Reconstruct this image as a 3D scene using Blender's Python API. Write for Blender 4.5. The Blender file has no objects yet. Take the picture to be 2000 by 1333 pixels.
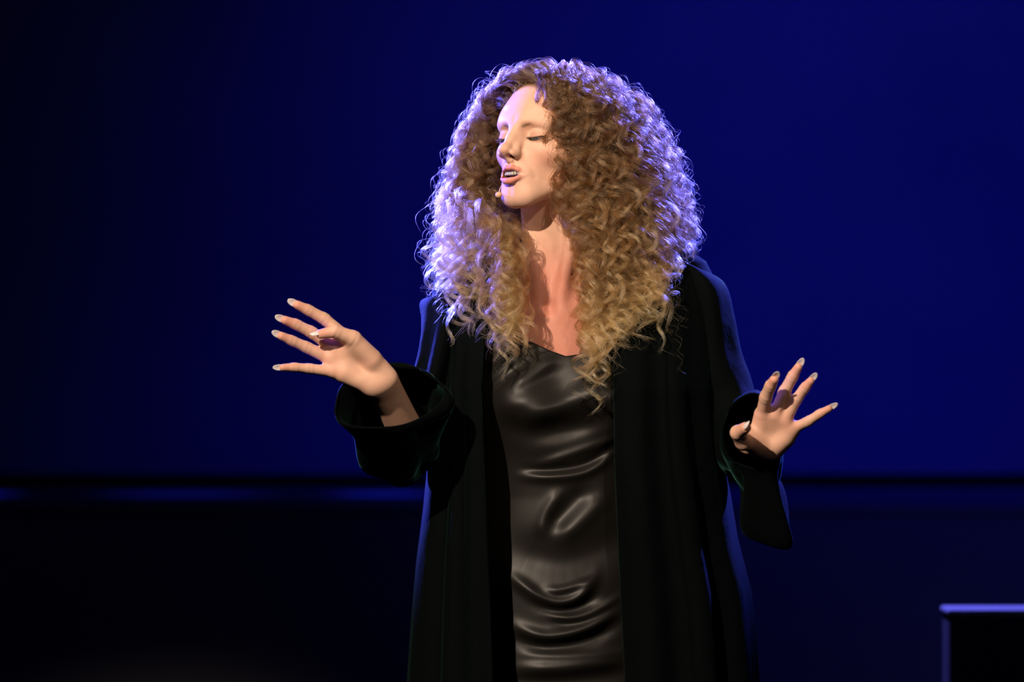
import bpy, math, numpy as np
from mathutils import Vector, Matrix

# ------------------------------------------------------------------ camera, world, lights, exposure
sc = bpy.context.scene
COL = sc.collection
CAM_Y, CAM_Z, DIST, SCALE = -8.0, 1.29, 8.0, 1260.0      # 1260 px per metre at the plane y = 0
cam_d = bpy.data.cameras.new('camera')
cam = bpy.data.objects.new('camera', cam_d); COL.objects.link(cam)
cam.location = (0, CAM_Y, CAM_Z); cam.rotation_euler = (math.pi/2, 0, 0)
cam_d.sensor_width = 36.0
cam_d.lens = 36.0*SCALE*DIST/2000.0
cam_d.clip_end = 60
cam_d.dof.use_dof = True
cam_d.dof.focus_distance = 7.93
cam_d.dof.aperture_fstop = 3.2
sc.camera = cam

world = bpy.data.worlds.new('world'); sc.world = world
world.use_nodes = True
world.node_tree.nodes['Background'].inputs[0].default_value = (0.10, 0.12, 0.40, 1)
world.node_tree.nodes['Background'].inputs[1].default_value = 0.010

def spot(name, loc, aim, col, watts, cone, blend=0.4, radius=0.12):
    d = bpy.data.lights.new(name, 'SPOT'); d.energy = watts; d.color = col
    d.spot_size = math.radians(cone); d.spot_blend = blend; d.shadow_soft_size = radius
    o = bpy.data.objects.new(name, d); COL.objects.link(o); o.location = loc
    o.rotation_euler = (Vector(aim)-Vector(loc)).to_track_quat('-Z', 'Y').to_euler()
    return o
# warm front-of-house key, high on the left, and an added weaker fill on the right
spot('key_spotlight', (-3.1, -5.9, 5.3), (0.03, 0, 1.33), (1.0, 0.80, 0.62), 3600, 11.5, 0.5, 0.05)
spot('fill_spotlight', (1.6, -6.4, 4.4), (0.06, 0, 1.42), (1.0, 0.78, 0.58), 650, 8.5, 0.7, 0.05)
# blue-violet back lights either side
spot('back_spotlight_a', (-1.8, 3.0, 2.6), (-0.06, 0, 1.48), (0.085, 0.10, 1.0), 5000, 17, 0.6, 0.08)
spot('side_spotlight', (-3.2, 2.0, 2.6), (-0.10, 0.08, 1.58), (0.10, 0.11, 1.0), 3000, 9.5, 0.7, 0.08)
spot('back_spotlight_b', (2.2, 2.8, 3.7), (0.16, 0, 1.45), (0.085, 0.10, 1.0), 5200, 16, 0.6, 0.08)
spot('added_box_spotlight', (0.1, 3.6, 3.6), (0.95, 1.3, 0.80), (0.14, 0.14, 1.0), 1300, 12, 0.5, 0.08)  # added spot for the box alone, to light its top and left edge
# blue wash on the backdrop, from the flies
spot('cyc_wash_right', (1.5, -0.6, 6.6), (1.45, 5.4, 1.25), (0.014, 0.018, 1.0), 780, 40, 1.0, 0.3)
spot('cyc_wash_left', (-1.0, -0.6, 6.6), (-0.5, 5.4, 1.2), (0.03, 0.04, 1.0), 34, 44, 1.0, 0.3)
# thin blue beams raking the low platform
for k, (bx, aimx, w, cone) in enumerate([(-1.9, -1.32, 1300, 4.8), (-1.2, -0.78, 330, 7.5), (-0.35, -0.30, 1000, 5)]):
    spot('floor_wash_%d' % k, (bx, 5.2, 4.6), (aimx, 4.3, 0.93), (0.02, 0.03, 1.0), w, cone, 1.0, 0.05)

sc.view_settings.view_transform = 'Standard'
sc.view_settings.look = 'None'
sc.view_settings.exposure = 0.0
sc.view_settings.gamma = 1.0
sc.view_settings.use_curve_mapping = False

HAIR = True
rng = np.random.default_rng(11)

# ------------------------------------------------------------------ helpers
def P(px, py, y=0.0):
    """photo pixel + depth -> world point (numpy)"""
    k = (DIST+y)/DIST/SCALE
    return np.array([(px-1000.0)*k, y, CAM_Z-(py-666.5)*k])

def tag(o, label=None, cat=None, group=None, kind=None):
    for k, v in (('label', label), ('category', cat), ('group', group), ('kind', kind)):
        if v: o[k] = v
    return o

def mesh(name, V, F, mat, parent=None, smooth=True, cols=None):
    V = np.asarray(V, np.float32); F = np.asarray(F, np.int32)
    n = F.shape[1]
    me = bpy.data.meshes.new(name)
    me.vertices.add(len(V)); me.vertices.foreach_set('co', V.ravel())
    me.loops.add(F.size); me.loops.foreach_set('vertex_index', F.ravel())
    me.polygons.add(len(F)); me.polygons.foreach_set('loop_start', np.arange(0, F.size, n, dtype=np.int32))
    me.polygons.foreach_set('use_smooth', np.full(len(F), smooth))
    me.update(calc_edges=True); me.validate()
    if cols is not None:
        a = me.color_attributes.new('tint', 'FLOAT_COLOR', 'POINT')
        a.data.foreach_set('color', np.hstack([cols, np.ones((len(V), 1))]).astype(np.float32).ravel())
    me.materials.append(mat)
    o = bpy.data.objects.new(name, me); COL.objects.link(o)
    if parent: o.parent = parent
    return o

def box(name, lo, hi, mat, parent=None, bevel=0.0, rotz=0.0, segments=3):
    lo, hi = np.array(lo, float), np.array(hi, float); c = (lo+hi)/2; h = (hi-lo)/2
    V = np.array([[x, y, z] for x in (-1, 1) for y in (-1, 1) for z in (-1, 1)])*h
    if rotz:
        cr, sr = math.cos(rotz), math.sin(rotz)
        V = np.stack([V[:, 0]*cr-V[:, 1]*sr, V[:, 0]*sr+V[:, 1]*cr, V[:, 2]], 1)
    F = [[0, 1, 3, 2], [4, 6, 7, 5], [0, 4, 5, 1], [2, 3, 7, 6], [0, 2, 6, 4], [1, 5, 7, 3]]
    o = mesh(name, V+c, F, mat, parent, smooth=bevel > 0)
    if bevel:
        m = o.modifiers.new('bevel', 'BEVEL'); m.width = bevel; m.segments = segments
    return o

def material(name, base, rough=0.5, **kw):
    m = bpy.data.materials.new(name); m.use_nodes = True
    b = m.node_tree.nodes['Principled BSDF']
    b.inputs['Base Color'].default_value = (*base, 1); b.inputs['Roughness'].default_value = rough
    for k, v in kw.items():
        k = k.replace('_', ' ')
        b.inputs[k].default_value = (*v, 1) if isinstance(v, tuple) and len(v) == 3 and b.inputs[k].type == 'RGBA' else v
    return m

def noise_bump(m, scale, strength, dist=0.002, detail=4):
    nt = m.node_tree; b = nt.nodes['Principled BSDF']
    tc = nt.nodes.new('ShaderNodeTexCoord'); n = nt.nodes.new('ShaderNodeTexNoise'); bp = nt.nodes.new('ShaderNodeBump')
    n.inputs['Scale'].default_value = scale; n.inputs['Detail'].default_value = detail
    bp.inputs['Strength'].default_value = strength; bp.inputs['Distance'].default_value = dist
    nt.links.new(tc.outputs['Object'], n.inputs['Vector']); nt.links.new(n.outputs['Fac'], bp.inputs['Height'])
    nt.links.new(bp.outputs['Normal'], b.inputs['Normal'])
    return n

def noise_colour(m, scale, c0, c1, detail=5, lo=0.35, hi=0.65, stretch=(1, 1, 1)):
    nt = m.node_tree; b = nt.nodes['Principled BSDF']
    tc = nt.nodes.new('ShaderNodeTexCoord'); mp = nt.nodes.new('ShaderNodeMapping'); n = nt.nodes.new('ShaderNodeTexNoise'); r = nt.nodes.new('ShaderNodeValToRGB')
    mp.inputs['Scale'].default_value = stretch
    n.inputs['Scale'].default_value = scale; n.inputs['Detail'].default_value = detail
    r.color_ramp.elements[0].position = lo; r.color_ramp.elements[1].position = hi
    r.color_ramp.elements[0].color = (*c0, 1); r.color_ramp.elements[1].color = (*c1, 1)
    nt.links.new(tc.outputs['Object'], mp.inputs['Vector']); nt.links.new(mp.outputs['Vector'], n.inputs['Vector'])
    nt.links.new(n.outputs['Fac'], r.inputs['Fac']); nt.links.new(r.outputs['Color'], b.inputs['Base Color'])

# ------------------------------------------------------------------ materials
M_back = material('backdrop_cloth', (0.30, 0.30, 0.34), 0.95); noise_colour(M_back, 1.1, (0.24, 0.24, 0.28), (0.34, 0.34, 0.38), 4, 0.3, 0.7)
M_black = material('black_wall', (0.012, 0.012, 0.014), 0.9); noise_bump(M_black, 60, 0.2)
M_floor = material('stage_floor', (0.012, 0.012, 0.014), 0.6); noise_bump(M_floor, 30, 0.2)
M_deck = material('deck_paint', (0.10, 0.10, 0.11), 0.8)
noise_bump(M_deck, 120, 0.3)
M_riser = material('riser_carpet', (0.115, 0.115, 0.125), 0.95); noise_bump(M_riser, 300, 0.4)
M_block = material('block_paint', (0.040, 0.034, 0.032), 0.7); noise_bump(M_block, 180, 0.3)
M_blocktop = material('block_top_felt_lit', (0.35, 0.35, 0.37), 0.8); noise_bump(M_blocktop, 250, 0.5)  # far paler than the body: the lit edge is put into the colour

def skin_material():
    m = material('skin', (0.6, 0.36, 0.26), 0.55)
    nt = m.node_tree; b = nt.nodes['Principled BSDF']
    a = nt.nodes.new('ShaderNodeVertexColor'); a.layer_name = 'tint'
    nt.links.new(a.outputs['Color'], b.inputs['Base Color'])
    b.inputs['Subsurface Weight'].default_value = 0.25
    b.inputs['Subsurface Radius'].default_value = (1.0, 0.35, 0.2)
    b.inputs['Subsurface Scale'].default_value = 0.006
    b.inputs['Specular IOR Level'].default_value = 0.28
    n = noise_bump(m, 900, 0.12, 0.0006)
    return m
M_skin = skin_material()
M_satin = material('black_satin', (0.0065, 0.0058, 0.0052), 0.45, Specular_IOR_Level=0.20)
noise_bump(M_satin, 1500, 0.06, 0.0004)
M_velvet = material('green_velvet', (0.0004, 0.0013, 0.0014), 0.85, Specular_IOR_Level=0.05, Sheen_Weight=0.11, Sheen_Roughness=0.26, Sheen_Tint=(0.16, 0.55, 0.50))
noise_bump(M_velvet, 22, 0.35, 0.008, 3)
M_nail = material('nail_polish', (0.72, 0.66, 0.68), 0.25, Coat_Weight=0.5)
M_tooth = material('tooth_enamel', (0.50, 0.45, 0.38), 0.25, Subsurface_Weight=0.2)
M_eye = material('eye_white', (0.55, 0.50, 0.48), 0.15)
M_iris = material('iris', (0.05, 0.08, 0.10), 0.15)
M_mic = material('beige_mic', (0.62, 0.38, 0.20), 0.55)

def hair_material(name, stops, rough=0.28):
    m = bpy.data.materials.new(name); m.use_nodes = True
    nt = m.node_tree; nt.nodes.clear()
    out = nt.nodes.new('ShaderNodeOutputMaterial'); h = nt.nodes.new('ShaderNodeBsdfHairPrincipled')
    h.parametrization = 'COLOR'
    h.inputs['Roughness'].default_value = rough; h.inputs['Radial Roughness'].default_value = 0.35
    h.inputs['Random Roughness'].default_value = 0.2
    info = nt.nodes.new('ShaderNodeHairInfo'); tone = nt.nodes.new('ShaderNodeAttribute'); tone.attribute_name = 'tone'; r = nt.nodes.new('ShaderNodeValToRGB')
    e = r.color_ramp.elements
    while len(e) < len(stops): e.new(0.5)
    for i, (p, c) in enumerate(stops): e[i].position = p; e[i].color = (*c, 1)
    hs = nt.nodes.new('ShaderNodeHueSaturation'); mr = nt.nodes.new('ShaderNodeMapRange')
    mr.inputs['To Min'].default_value = 0.42; mr.inputs['To Max'].default_value = 1.4
    nt.links.new(info.outputs['Intercept'], r.inputs['Fac']); nt.links.new(r.outputs['Color'], hs.inputs['Color'])
    nt.links.new(tone.outputs['Fac'], mr.inputs['Value']); nt.links.new(mr.outputs['Result'], hs.inputs['Value'])
    nt.links.new(hs.outputs['Color'], h.inputs['Color']); nt.links.new(h.outputs[0], out.inputs['Surface'])
    return m
M_hair = hair_material('curly_hair', [(0.0, (0.060, 0.028, 0.011)), (0.50, (0.090, 0.043, 0.016)), (0.78, (0.20, 0.105, 0.038)), (1.0, (0.40, 0.245, 0.100))])
M_lash = hair_material('lash_hair', [(0.0, (0.02, 0.015, 0.012)), (1.0, (0.02, 0.015, 0.012))])

# ------------------------------------------------------------------ stage
floor = tag(box('floor', (-5, -3, -0.1), (5, 6.2, 0.0), M_floor), 'dark stage floor', kind='structure')
wall_back = tag(box('wall_back', (-6, 5.9, 0), (6, 6.1, 6), M_black), 'black rear wall of the stage', kind='structure')
# hanging cloth backdrop, with shallow vertical waves
ncol, nrow = 240, 8
xs = np.linspace(-4.5, 4.5, ncol+1); zs = np.linspace(0.945, 5.6, nrow+1)
V = np.array([[x, 5.40+0.012*math.sin(x*2.1)+0.006*math.sin(x*5.3+1), z] for z in zs for x in xs])
F = np.array([[j*(ncol+1)+i, j*(ncol+1)+i+1, (j+1)*(ncol+1)+i+1, (j+1)*(ncol+1)+i] for j in range(nrow) for i in range(ncol)])
bd = mesh('backdrop', V, F, M_back, smooth=False); tag(bd, 'tall blue-lit cloth backdrop hanging behind the woman', 'backdrop')
sm = bd.modifiers.new('solid', 'SOLIDIFY'); sm.thickness = 0.01
# low platform across the back of the stage
RY, RZ = 3.6, 0.0
RZ = P(1000, 984, RY)[2]
plat = bpy.data.objects.new('stage_platform', None); COL.objects.link(plat); plat.location = (0, RY, 0)
tag(plat, 'long low dark platform with a blue-lit top below the backdrop', 'platform')
def under(o, p):
    o.parent = p; o.matrix_parent_inverse = Matrix.Translation(p.location).inverted(); return o
under(box('riser_front', (-4.5, RY+0.001, 0), (4.5, RY+1.3, RZ-0.03), M_riser), plat)
under(box('platform_deck', (-4.5, RY, RZ-0.03), (4.5, RY+1.35, RZ), M_deck, bevel=0.008), plat)

# box at the lower right
BY = 1.2
q = P(1855, 1192, BY)
blk = bpy.data.objects.new('stage_block', None); COL.objects.link(blk); blk.location = (q[0]+0.3, BY+0.08, 0)
tag(blk, 'plain dark box with a blue-lit top edge standing right of the woman', 'box')
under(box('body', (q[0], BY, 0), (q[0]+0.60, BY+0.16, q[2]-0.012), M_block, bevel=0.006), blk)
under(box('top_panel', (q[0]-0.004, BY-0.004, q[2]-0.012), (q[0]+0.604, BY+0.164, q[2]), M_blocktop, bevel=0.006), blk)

# ------------------------------------------------------------------ SDF toolkit
def smin(a, b, k):
    h = np.maximum(k-np.abs(a-b), 0)/k
    return np.minimum(a, b)-h*h*k*0.25
def smax(a, b, k): return -smin(-a, -b, k)
def ell(p, c, r):
    q = (p-np.float32(c)); r = np.float32(r)
    k0 = np.sqrt(((q/r)**2).sum(-1)); k1 = np.sqrt(((q/(r*r))**2).sum(-1))
    return k0*(k0-1)/np.maximum(k1, 1e-6)
def cone(p, a, b, r1, r2):
    a = np.float32(a); b = np.float32(b); ba = b-a; pa = p-a
    t = np.clip((pa@ba)/max(float(ba@ba), 1e-12), 0, 1)
    return np.sqrt(((pa-t[:, None]*ba)**2).sum(-1))-(r1+(r2-r1)*t)
def chain(p, pts, rs, k=0.0):
    d = None
    for i in range(len(pts)-1):
        c = cone(p, pts[i], pts[i+1], rs[i], rs[i+1])
        d = c if d is None else (smin(d, c, k) if k else np.minimum(d, c))
    return d
def gauss(p, c, s): return np.exp(-(((p-np.float32(c))/np.float32(s))**2).sum(-1))
def sstep(a, b, x):
    t = np.clip((x-a)/(b-a), 0, 1); return t*t*(3-2*t)

def polygonise(fn, xs, ys, zs, block=5):
    xs, ys, zs = (np.asarray(v, np.float32) for v in (xs, ys, zs))
    def pad(v):
        n = (-len(v)) % block
        return np.concatenate([v, v[-1]+(v[-1]-v[-2])*np.arange(1, n+1, dtype=np.float32)]) if n else v
    xs, ys, zs = pad(xs), pad(ys), pad(zs)
    nb = [len(v)//block for v in (xs, ys, zs)]
    cen = [v.reshape(-1, block).mean(1) for v in (xs, ys, zs)]
    ext = [np.gradient(v).reshape(-1, block).sum(1) for v in (xs, ys, zs)]
    g = np.stack(np.meshgrid(*cen, indexing='ij'), -1).reshape(-1, 3)
    e = np.stack(np.meshgrid(*ext, indexing='ij'), -1).reshape(-1, 3)
    dc = fn(g)
    act = np.abs(dc) < np.linalg.norm(e, axis=1)*1.1
    D = dc.reshape(nb).astype(np.float32)
    D = D.repeat(block, 0).repeat(block, 1).repeat(block, 2)
    bi = np.stack(np.unravel_index(np.nonzero(act)[0], nb), 1)
    off = np.stack(np.meshgrid(*[np.arange(block)]*3, indexing='ij'), -1).reshape(-1, 3)
    for s in range(0, len(bi), 4000):
        ix = (bi[s:s+4000, None, :]*block+off[None]).reshape(-1, 3)
        pts = np.stack([xs[ix[:, 0]], ys[ix[:, 1]], zs[ix[:, 2]]], 1)
        D[ix[:, 0], ix[:, 1], ix[:, 2]] = fn(pts)
    S = D < 0
    cnt = np.zeros([n-1 for n in D.shape], np.int8)
    for a in (0, 1):
        for b in (0, 1):
            for c in (0, 1):
                cnt += S[a:S.shape[0]-1+a, b:S.shape[1]-1+b, c:S.shape[2]-1+c]
    I, J, K = np.nonzero((cnt > 0) & (cnt < 8))
    idx = np.full(cnt.shape, -1, np.int32); idx[I, J, K] = np.arange(len(I))
    acc = np.zeros((len(I), 3)); num = np.zeros(len(I))
    co = [(a, b, c) for a in (0, 1) for b in (0, 1) for c in (0, 1)]
    for a in range(8):
        for ax in range(3):
            if co[a][ax]: continue
            u = co[a]; w = list(u); w[ax] = 1
            d0 = D[I+u[0], J+u[1], K+u[2]]; d1 = D[I+w[0], J+w[1], K+w[2]]
            m = (d0 < 0) != (d1 < 0)
            t = np.where(m, d0/np.where(d0 == d1, 1, d0-d1), 0)
            p0 = np.stack([xs[I+u[0]], ys[J+u[1]], zs[K+u[2]]], 1); p1 = np.stack([xs[I+w[0]], ys[J+w[1]], zs[K+w[2]]], 1)
            acc[m] += (p0+(p1-p0)*t[:, None])[m]; num[m] += 1
    Vt = acc/num[:, None]
    Fs = []
    for ax in range(3):
        sl0 = [slice(None)]*3; sl1 = [slice(None)]*3
        sl0[ax] = slice(0, -1); sl1[ax] = slice(1, None)
        A = S[tuple(sl0)]; B = S[tuple(sl1)]
        E = np.stack(np.nonzero(A != B), 1)
        o1, o2 = [(1, 2), (2, 0), (0, 1)][ax]
        ok = (E[:, o1] > 0) & (E[:, o2] > 0) & (E[:, o1] < cnt.shape[o1]) & (E[:, o2] < cnt.shape[o2])
        E = E[ok]
        inside = A[tuple(E.T)]
        def cell(d1, d2):
            q = E.copy(); q[:, o1] -= d1; q[:, o2] -= d2; return idx[tuple(q.T)]
        q = np.stack([cell(1, 1), cell(0, 1), cell(0, 0), cell(1, 0)], 1)
        q[~inside] = q[~inside][:, ::-1]
        Fs.append(q[(q >= 0).all(1)])
    return Vt, np.concatenate(Fs)

def axis(segs):
    out = [segs[0][0]]
    for lo, hi, h in segs:
        n = max(1, round((hi-lo)/h)); out += list(np.linspace(lo, hi, n+1)[1:])
    return np.array(out)

# ------------------------------------------------------------------ the woman: head frame
YAW, PITCH, ROLL = math.radians(40), math.radians(9), math.radians(2.0)
hl = np.array([math.cos(YAW), -math.sin(YAW), 0]); hf0 = np.array([-math.sin(YAW), -math.cos(YAW), 0]); hu0 = np.array([0, 0, 1.0])
hf = hf0*math.cos(PITCH)+hu0*math.sin(PITCH); hu = hu0*math.cos(PITCH)-hf0*math.sin(PITCH)
def rolled(v):
    c, s = math.cos(ROLL), math.sin(ROLL); return np.array([v[0]*c-v[2]*s, v[1], v[0]*s+v[2]*c])
hl, hf, hu = rolled(hl), rolled(hf), rolled(hu)
HR = np.stack([hl, hf, hu], 1)            # local (her left, forward, up) -> world
EYES = P(1012, 265, -0.075)
HO = EYES-HR@np.array([0, 0.084, 0])
def to_head(p): return ((p-HO.astype(np.float32))@HR.astype(np.float32))*1000.0     # mm
def from_head(q): return HO+HR@(np.asarray(q, float)/1000.0)

UL = [(-26, 83, -60), (-15, 94, -54.5), (-5, 99.6, -52.2), (0, 99.8, -53.2), (5, 99.6, -52.2), (14, 94.5, -55), (25, 83.5, -61)]
ULr = [1.3, 2.6, 3.3, 3.1, 3.3, 2.7, 1.3]
LL = [(-25, 84, -61), (-16, 94, -69), (-6, 99.5, -72.5), (0, 100, -72.8), (6, 99, -72), (14, 94, -67.5), (24, 85, -61.5)]
LLr = [1.6, 3.6, 4.6, 4.8, 4.6, 3.6, 1.6]
def lips_sdf(q): return np.minimum(chain(q, UL, ULr, 3), chain(q, LL, LLr, 3))
def slit(q, s):
    """signed 'inside the lid opening' measure for eye on side s"""
    x = (q[:, 0]*s-31.0)/13.5
    up = -2.6-1.8*np.clip(1-x*x, 0, 1)+0.6*x
    lo = -4.4-4.0*np.clip(1-x*x, 0, 1)+0.6*x
    return np.maximum(q[:, 2]-up, lo-q[:, 2])
def head_sdf(q):
    m = np.abs(q); s = q.copy(); s[:, 0] = m[:, 0]              # mirrored x
    d = ell(q, (0, -4, 36), (71, 91, 74))
    d = smin(d, ell(q, (0, 34, -26), (52, 55, 66)), 26)
    d = smin(d, ell(s, (50, 8, -24), (16, 42, 34)), 24)
    d = smin(d, ell(q, (0, 73, -92), (19, 17, 17)), 26)
    d = smin(d, cone(s, (50, 6, -54), (17, 70, -90), 12, 13), 26)
    d = smin(d, ell(s, (37, 57, -23), (18, 17, 14)), 22)
    d = smin(d, ell(q, (0, 66, 30), (50, 24, 24)), 20)
    d = smin(d, cone(s, (9, 85, 17.5), (42, 71, 19), 8.4, 7.2), 12)
    d = smax(d, -ell(s, (28, 97, 2.5), (18, 21, 11.8)), 9)         # orbit
    d = smax(d, -ell(s, (22, 97, 4), (8, 11, 8)), 12)
    # lids over the eyeball
    d = smin(d, ell(s, (31, 70.5, -1), (15.5, 13.6, 13.0)), 4)
    xr = (s[:, 0]-31)/15
    crease = np.exp(-((s[:, 2]-(5.2-3.5*xr*xr))/0.95)**2)*np.clip(1.25-xr*xr, 0, 1)*(s[:, 1] > 60)
    d = d+0.9*crease
    sl = np.maximum(slit(s, 1), np.abs(s[:, 0]-31)-13.2)
    cut = np.maximum(np.maximum(sl, 12.35-np.linalg.norm(s-np.float32([31, 70.5, -1]), axis=1)), 60-s[:, 1])
    d = smax(d, -cut, 0.8)
    # nose
    n = chain(q, [(0, 80, 18), (0, 91, 6), (0, 99, -6), (0, 112, -24)], [10.0, 7.5, 6.4, 7.2], 10)
    n = smin(n, cone(s, (6, 86, -2), (9, 97, -24), 5.5, 6.2), 10)
    n = smin(n, ell(q, (0, 114, -27.0), (9.0, 8.8, 7.8)), 7)
    n = smin(n, ell(s, (12.2, 101, -31.8), (5.4, 11.5, 6.4)), 6)
    n = smin(n, cone(q, (0, 112, -33), (0, 102, -40), 4.2, 5.0), 4)
    d = smin(d, n, 9)
    d = smax(d, -ell(s, (7.4, 107.5, -38.5), (4.2, 8.0, 4.4)), 2.5)
    # muzzle, lips, mouth
    d = smin(d, ell(q, (0, 66, -58), (31, 30, 27)), 18)
    d = smin(d, lips_sdf(q), 3.2)
    d = d+0.8*gauss(q, (0, 101, -45.5), (2.6, 12, 5))            # philtrum
    fold = chain(s, [(20, 92, -34), (30, 82, -50), (33, 76, -64)], [0.5, 0.5, 0.5])
    d = d+1.1*np.exp(-(fold/4.2)**2)
    mouth = ell(q, (-3, 92, -62.6), (17.5, 26, 6.0))
    d = smax(d, -mouth, 2.0)
    # ear
    d = smin(d, smax(ell(s, (74, -6, -8), (7, 17, 29)), -ell(s, (82, -3, -6), (6, 11, 19)), 4), 5)
    return d

# ------------------------------------------------------------------ the woman: body
NECK_T = from_head((0, -14, -48)); NECK_B = np.array([0.080, 0.030, 1.345])
NOTCH = P(1074, 606, -0.055)
SH_L = np.array([-0.070, 0.025, 1.338]); SH_R = np.array([0.262, 0.025, 1.372])     # image left / right shoulder joints
EL_L = P(808, 872, -0.09); EL_R = P(1442, 850, -0.005)
WR_L = P(750, 757, -0.265); WR_R = P(1480, 872, -0.235)
TC = 0.082
def torso_sdf(p):
    d = ell(p, (TC, 0.03, 1.20), (0.150, 0.100, 0.19))
    d = smin(d, ell(p, (TC+0.005, 0.030, 1.315), (0.165, 0.072, 0.075)), 0.05)
    d = smin(d, ell(p, (TC, 0.03, 1.02), (0.122, 0.092, 0.16)), 0.08)
    d = smin(d, ell(p, (TC, 0.03, 0.86), (0.165, 0.105, 0.16)), 0.08)
    for bx in (-0.075, 0.075):
        d = smin(d, ell(p, (TC+bx, -0.045, 1.195), (0.062, 0.045, 0.058)), 0.04)
    return d
def body_sdf(p):
    q = to_head(p)
    d = torso_sdf(p)
    n = cone(p, NECK_T, NECK_B, 0.050, 0.056)
    d = smin(d, n, 0.05)
    for e in (SH_L, SH_R):
        d = smin(d, cone(p, NECK_B+np.array([0, 0.03, 0.02]), e+np.array([0, 0.012, 0.01]), 0.038, 0.036), 0.05)
        d = smin(d, cone(p, NOTCH+np.array([0.018*np.sign(e[0]-TC), 0.010, -0.006]), e+np.array([0, -0.03, 0.018]), 0.0085, 0.008), 0.018)
    for s in (-1, 1):
        a = from_head((56*s, -8, -34)); b = NOTCH+np.array([0.014*s, 0.008, 0.004])
        d = smin(d, chain(p, [a, (a+b)/2+np.array([0.004*s, -0.002, 0]), b], [0.012, 0.0115, 0.006]), 0.016)
    d = d+0.006*gauss(p, NOTCH+np.array([0, 0, 0.004]), (0.011, 0.03, 0.012))
    for ch in ((SH_L, P(866, 660, 0.0), P(850, 740, -.018), P(828, 820, -.045), EL_L), (SH_R, P(1388, 660, .022), P(1404, 740, .018), P(1420, 810, .005), EL_R)):
        d = smin(d, chain(p, ch, [0.036, 0.030, 0.027, 0.022, 0.021], 0.01), 0.02)
    for s in (-1, 1):
        hip = np.array([TC+0.075*s, 0.03, 0.84]); kn = np.array([TC+0.07*s, 0.02, 0.47]); an = np.array([TC+0.075*s, 0.045, 0.085])
        d = smin(d, chain(p, [hip, kn, an], [0.078, 0.052, 0.034], 0.02), 0.03)
        d = smin(d, cone(p, an+np.array([0, 0.02, -0.045]), an+np.array([0.02*s, -0.16, -0.058]), 0.035, 0.024), 0.03)
    near = (q[:, 2] > -190)
    if near.any():
        h = np.full(len(p), 1.0, np.float32); h[near] = head_sdf(q[near])/1000.0
        d = smin(d, h, 0.018)
    return d

# hands: finger joints as (px, py, depth), radii in mm
HAND_L = dict(
    fingers=[
        ([(674, 658, -.226), (633, 623, -.234), (602, 606, -.242), (581, 596, -.248)], (9.8, 8.8, 7.9, 6.6)),
        ([(654, 680, -.222), (608, 649, -.232), (578, 634, -.240), (557, 626, -.247)], (9.6, 8.7, 7.8, 6.6)),
        ([(644, 701, -.222), (599, 679, -.230), (570, 666, -.238), (550, 657, -.245)], (9.4, 8.4, 7.6, 6.4)),
        ([(648, 726, -.226), (604, 720.5, -.232), (575, 718, -.238), (553, 718.5, -.243)], (8.6, 7.4, 6.7, 5.6)),
        ([(724, 702, -.226), (690, 662, -.242), (655, 648, -.252), (627, 653, -.256)], (15, 12.0, 9.8, 7.4)),
    ],
    palm=[((674, 662, -.222), (738, 722, -.212), 12.5, 13), ((656, 682, -.221), (742, 738, -.212), 13, 13),
          ((648, 702, -.221), (738, 748, -.212), 13, 13), ((654, 724, -.222), (730, 754, -.214), 12, 13),
          ((690, 676, -.227), (736, 716, -.216), 16, 15), ((676, 728, -.224), (722, 750, -.219), 13.5, 13),
          ((680, 680, -.220), (690, 720, -.220), 12, 13)],
    wrist=P(746, 748, -.208), elbow=EL_L, side=np.array([0.72, 0.0, 0.45]))
HAND_R = dict(
    fingers=[
        ([(1490, 806, -.288), (1496, 776, -.312), (1505, 754, -.330), (1512, 742, -.342)], (10.0, 9.4, 8.4, 6.8)),
        ([(1514, 810, -.288), (1532, 766, -.300), (1548, 736, -.310), (1559, 718, -.318)], (9.8, 9.0, 8.0, 6.3)),
        ([(1534, 820, -.286), (1555, 781, -.296), (1572, 758, -.304), (1583, 745, -.311)], (9.4, 8.4, 7.4, 6.0)),
        ([(1548, 838, -.282), (1578, 824, -.290), (1601, 809, -.296), (1619, 799, -.301)], (8.4, 7.4, 6.6, 5.4)),
        ([(1478, 866, -.276), (1452, 864, -.300), (1441, 846, -.318), (1456, 836, -.340)], (15, 12.5, 11.0, 8.5)),
    ],
    palm=[((1489, 812, -.284), (1480, 866, -.262), 13, 16), ((1512, 815, -.284), (1492, 872, -.262), 13.5, 16),
          ((1530, 826, -.282), (1502, 876, -.262), 13.5, 16), ((1544, 842, -.280), (1512, 874, -.262), 13, 15),
          ((1458, 852, -.284), (1482, 868, -.272), 13, 17), ((1532, 858, -.276), (1506, 876, -.266), 13, 15)],
    wrist=WR_R, elbow=EL_R, side=np.array([1.0, 0, -0.1]))
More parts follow.
